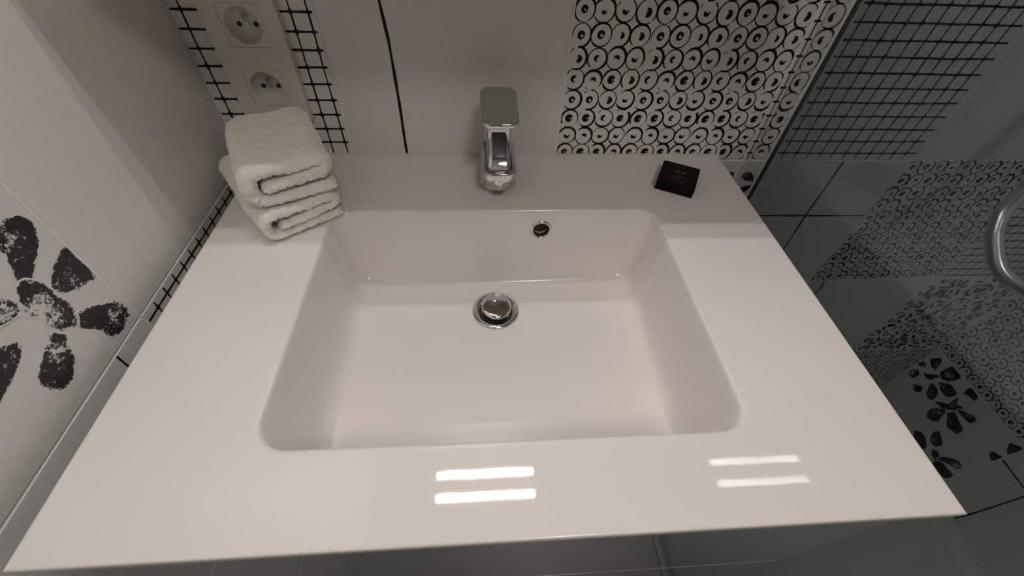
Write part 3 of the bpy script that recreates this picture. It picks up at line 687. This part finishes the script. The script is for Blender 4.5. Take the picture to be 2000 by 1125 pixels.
# plate with openings for the two inserts
def frame_rects(x0, x1, z0, z1, holes):
    zz = z0; outl = []
    for (a, c, b_, d_) in sorted(holes, key=lambda h_: h_[1]):
        outl.append((x0, zz, x1, c)); outl.append((x0, c, a, d_)); outl.append((b_, c, x1, d_)); zz = d_
    outl.append((x0, zz, x1, z1)); return outl
for (a, c, b_, d_) in frame_rects(X0, X1, ZZ0, ZZ1, [(q[0]-.0006, q[1]-.0006, q[2]+.0006, q[3]+.0006) for q in sq]):
    wb(o, a, c, .0002, b_, d_, D)
lc(o, so).build('cover_plate', M['plastic'], so)
for (a, c, b_, d_) in sq:
    cx, cz = (a+b_)/2, (c+d_)/2; o = MB()
    # square face with a round dished well
    n = 48; ring_o = []; ring_i = []
    hw, hh = (b_-a)/2, (d_-c)/2; Rw = .0290
    for k in range(n):
        t = 2*math.pi*k/n; cs, sn = math.cos(t), math.sin(t); mg = max(abs(cs), abs(sn))
        ring_o.append(BACK(cx+hw*cs/mg, cz+hh*sn/mg, D-.0003)); ring_i.append(BACK(cx+Rw*cs, cz+Rw*sn, D-.0003))
    well = [[BACK(cx+r*math.cos(2*math.pi*k/n), cz+r*math.sin(2*math.pi*k/n), dd) for k in range(n)] for r, dd in ((Rw-.0006, D-.0010), (Rw-.0018, D-.0040), (Rw-.0035, D-.0085), (Rw-.0055, D-.0115), (Rw-.009, D-.0130), (Rw*.4, D-.0132))]
    back_ = [BACK(cx+hw*math.cos(2*math.pi*k/n)/max(abs(math.cos(2*math.pi*k/n)), abs(math.sin(2*math.pi*k/n))), cz+hh*math.sin(2*math.pi*k/n)/max(abs(math.cos(2*math.pi*k/n)), abs(math.sin(2*math.pi*k/n))), .0003) for k in range(n)]
    o.loft([back_, ring_o, ring_i]+well, 0, cap0=False, cap1=True)
    ins = lc(o, so).build('socket_insert', M['plastic'], so, smooth=True, angle=40)
    o = MB()
    for sx in (-1, 1):
        p = BACK(cx+sx*.0136, cz-.003, D-.0129); o.lathe([(.0001, -.0004), (.0027, -.0003), (.0030, .0)], p, 20, axis='y')
    lc(o, so).build('contact_hole', M['black'], ins)
    o = MB(); p = BACK(cx, cz-.003, D-.0126); o.lathe([(.0001, -.0008), (.0012, -.0008), (.0014, -.0014), (.0026, -.0014), (.0029, 0)], p, 20, axis='y')
    lc(o, so).build('centre_screw', M['steel'], ins, smooth=True)
    o = MB(); p = BACK(cx, cz+.0105, D-.0129); o.lathe([(.0024, .0), (.0024, -.0100), (.0019, -.0118), (.0001, -.0124)], p, 20, axis='y')
    lc(o, so).build('earth_pin', M['steel'], ins, smooth=True)
tag(so, 'white double power socket on the mesh-patterned tiles above the towels', 'socket')
# ------------------------------------------------------------------ shower glass, profile, hose
sg = empty('shower_screen', W3(1.0840, -.6, -1.256))
GT, GZ = 1.0840, 1.60
o = MB(); o.box(W3(GT-.0043, -1.35, -1.250), W3(GT+.0043, -.016, GZ)); lc(o, sg).build('glass_pane', M['glass'], sg)
o = MB()
Y1 = -.0574
o.box(W3(1.0740, Y1, -1.2565), W3(1.0768, -.0003, GZ)); o.box(W3(1.0912, Y1, -1.2565), W3(1.0940, -.0003, GZ)); o.box(W3(1.0768, -.006, -1.2565), W3(1.0912, -.0003, GZ))
pr = lc(o, sg).build('wall_profile', M['alu'], sg, bevel=.0004)
o = MB(); o.box(W3(1.0737, Y1-.0016, -1.2565), W3(1.0790, Y1, GZ)); o.box(W3(1.0890, Y1-.0016, -1.2565), W3(1.0943, Y1, GZ)); lc(o, sg).build('profile_lip', M['lip'], sg, bevel=.0004)
o = MB(); o.box(W3(1.0886, -.0560, -1.2565), W3(1.0911, -.0120, GZ)); lc(o, sg).build('profile_gasket', M['seal'], sg)
o = MB(); o.box(W3(1.0942, -.018, -1.2565), W3(1.1080, -.0003, GZ)); lc(o, sg).build('cover_strip', M['seal'], sg, bevel=.0008)
o = MB(); o.box(W3(1.0765, -1.35, -1.2570), W3(1.0915, -.06, -1.2505)); lc(o, sg).build('bottom_seal', M['alu'], sg)
tag(sg, 'clear fixed shower glass screen in a polished aluminium wall profile right of the counter', 'shower screen')
o = MB()
ctrl = [W3(1.66, -.060, .585), W3(1.655, -.085, .45), W3(1.60, -.14, .20), W3(1.545, -.19, .098), W3(1.497, -.2185, .0542), W3(1.459, -.242, .030), W3(1.444, -.267, .005), W3(1.4392, -.2923, -.0154), W3(1.4399, -.3297, -.0400), W3(1.462, -.362, -.055), W3(1.50, -.385, -.066), W3(1.60, -.46, -.078), W3(1.80, -.60, -.10), W3(2.05, -.72, -.13), W3(2.20, -.78, -.15), W3(XR-.003, -.80, -.15)]
pts = []
for i in range(len(ctrl)-1):
    a, b_, c_, d_ = ctrl[max(i-1, 0)], ctrl[i], ctrl[i+1], ctrl[min(i+2, len(ctrl)-1)]
    for k in range(10):
        t = k/10; pts.append(.5*((2*b_)+(c_-a)*t+(2*a-5*b_+4*c_-d_)*t*t+(3*b_-a-3*c_+d_)*t**3))
pts.append(ctrl[-1])
o.tube(pts, .0092, 18)
hose = o.build('shower_hose', M['steel'], smooth=True, angle=60)
tag(hose, 'satin silver shower hose hanging in a curve behind the shower glass', 'hose')
o = empty('hand_shower', W3(1.66, -.02, .62))
hb = MB(); hb.box(W3(1.645, -.05, .60), W3(1.675, -.001, .66)); lc(hb, o).build('wall_bracket', M['chrome'], o, bevel=.003)
hb = MB(); hb.tube([W3(1.66, -.035, .60), W3(1.66, -.06, .72), W3(1.66, -.10, .86), W3(1.66, -.13, .90)], [.010, .012, .013, .02], 16); hb.lathe([(.0001, .01), (.04, .006), (.045, -.01), (.0001, -.012)], W3(1.66, -.15, .90), 30, axis='y'); lc(hb, o).build('handset', M['chrome'], o, smooth=True)
tag(o, 'chrome hand shower on its wall bracket inside the shower', 'hand shower')
# ------------------------------------------------------------------ wall lamp, with an unseen shelf and second tube added for shade and light
o = MB(); o.box(W3(.0, -.2575, .426), W3(1.0, -.0005, .452)); sh = o.build('added_shade_shelf', M['shelf_brown'], bevel=.001)  # added to cast a mirror cabinet's shadow on counter and wall
tag(sh, 'brown shelf added unseen above the faucet to shade the back of the counter, in place of a mirror cabinet', 'shelf')
lamp = empty('wall_lamp', W3(.457, -.02, 1.47))
o = MB(); o.box(W3(.36, -.03, 1.44), W3(.56, -.0005, 1.52)); o.box(W3(.445, -.325, 1.475), W3(.469, -.03, 1.490)); lc(o, lamp).build('mounting_arm', M['chrome'], lamp, bevel=.002)
for y in (-.2107, -.3043):  # rear tube is added, standing for the front tube's mirror image
    o = MB(); o.box(W3(.245, y-.016, 1.458), W3(.669, y+.016, 1.4745)); hs = lc(o, lamp).build('tube_housing', M['chrome'], lamp, bevel=.001)
    o = MB(); o.box(W3(.247, y-.013, 1.446), W3(.667, y+.013, 1.458)); lc(o, lamp).build('tube', M['tube'], lamp, bevel=.002)
    if y > -.25:
        o = MB(); o.box(W3(.4555, y-.0145, 1.4445), W3(.4595, y+.0145, 1.459)); lc(o, lamp).build('tube_clip', M['chrome'], lamp)
tag(lamp, 'chrome wall lamp over the washbasin, with a second tube added for its mirror image', 'lamp')
cl = empty('added_fill_light', W3(.9, -1.75, TOP))  # lamp added to fill the room's shade, no such source known
o = MB(); o.lathe([(.20, -.035), (.21, -.03), (.21, -.001)], W3(.9, -1.75, TOP), 48, cap0=False, cap1=True); lc(o, cl).build('frame', M['chrome'], cl, smooth=True)
o = MB(); o.lathe([(.0001, -.045), (.15, -.042), (.199, -.034)], W3(.9, -1.75, TOP), 48); lc(o, cl).build('diffuser', M['fill_glow'], cl, smooth=True)
tag(cl, 'round unseen fill light added on the bathroom ceiling', 'ceiling light')
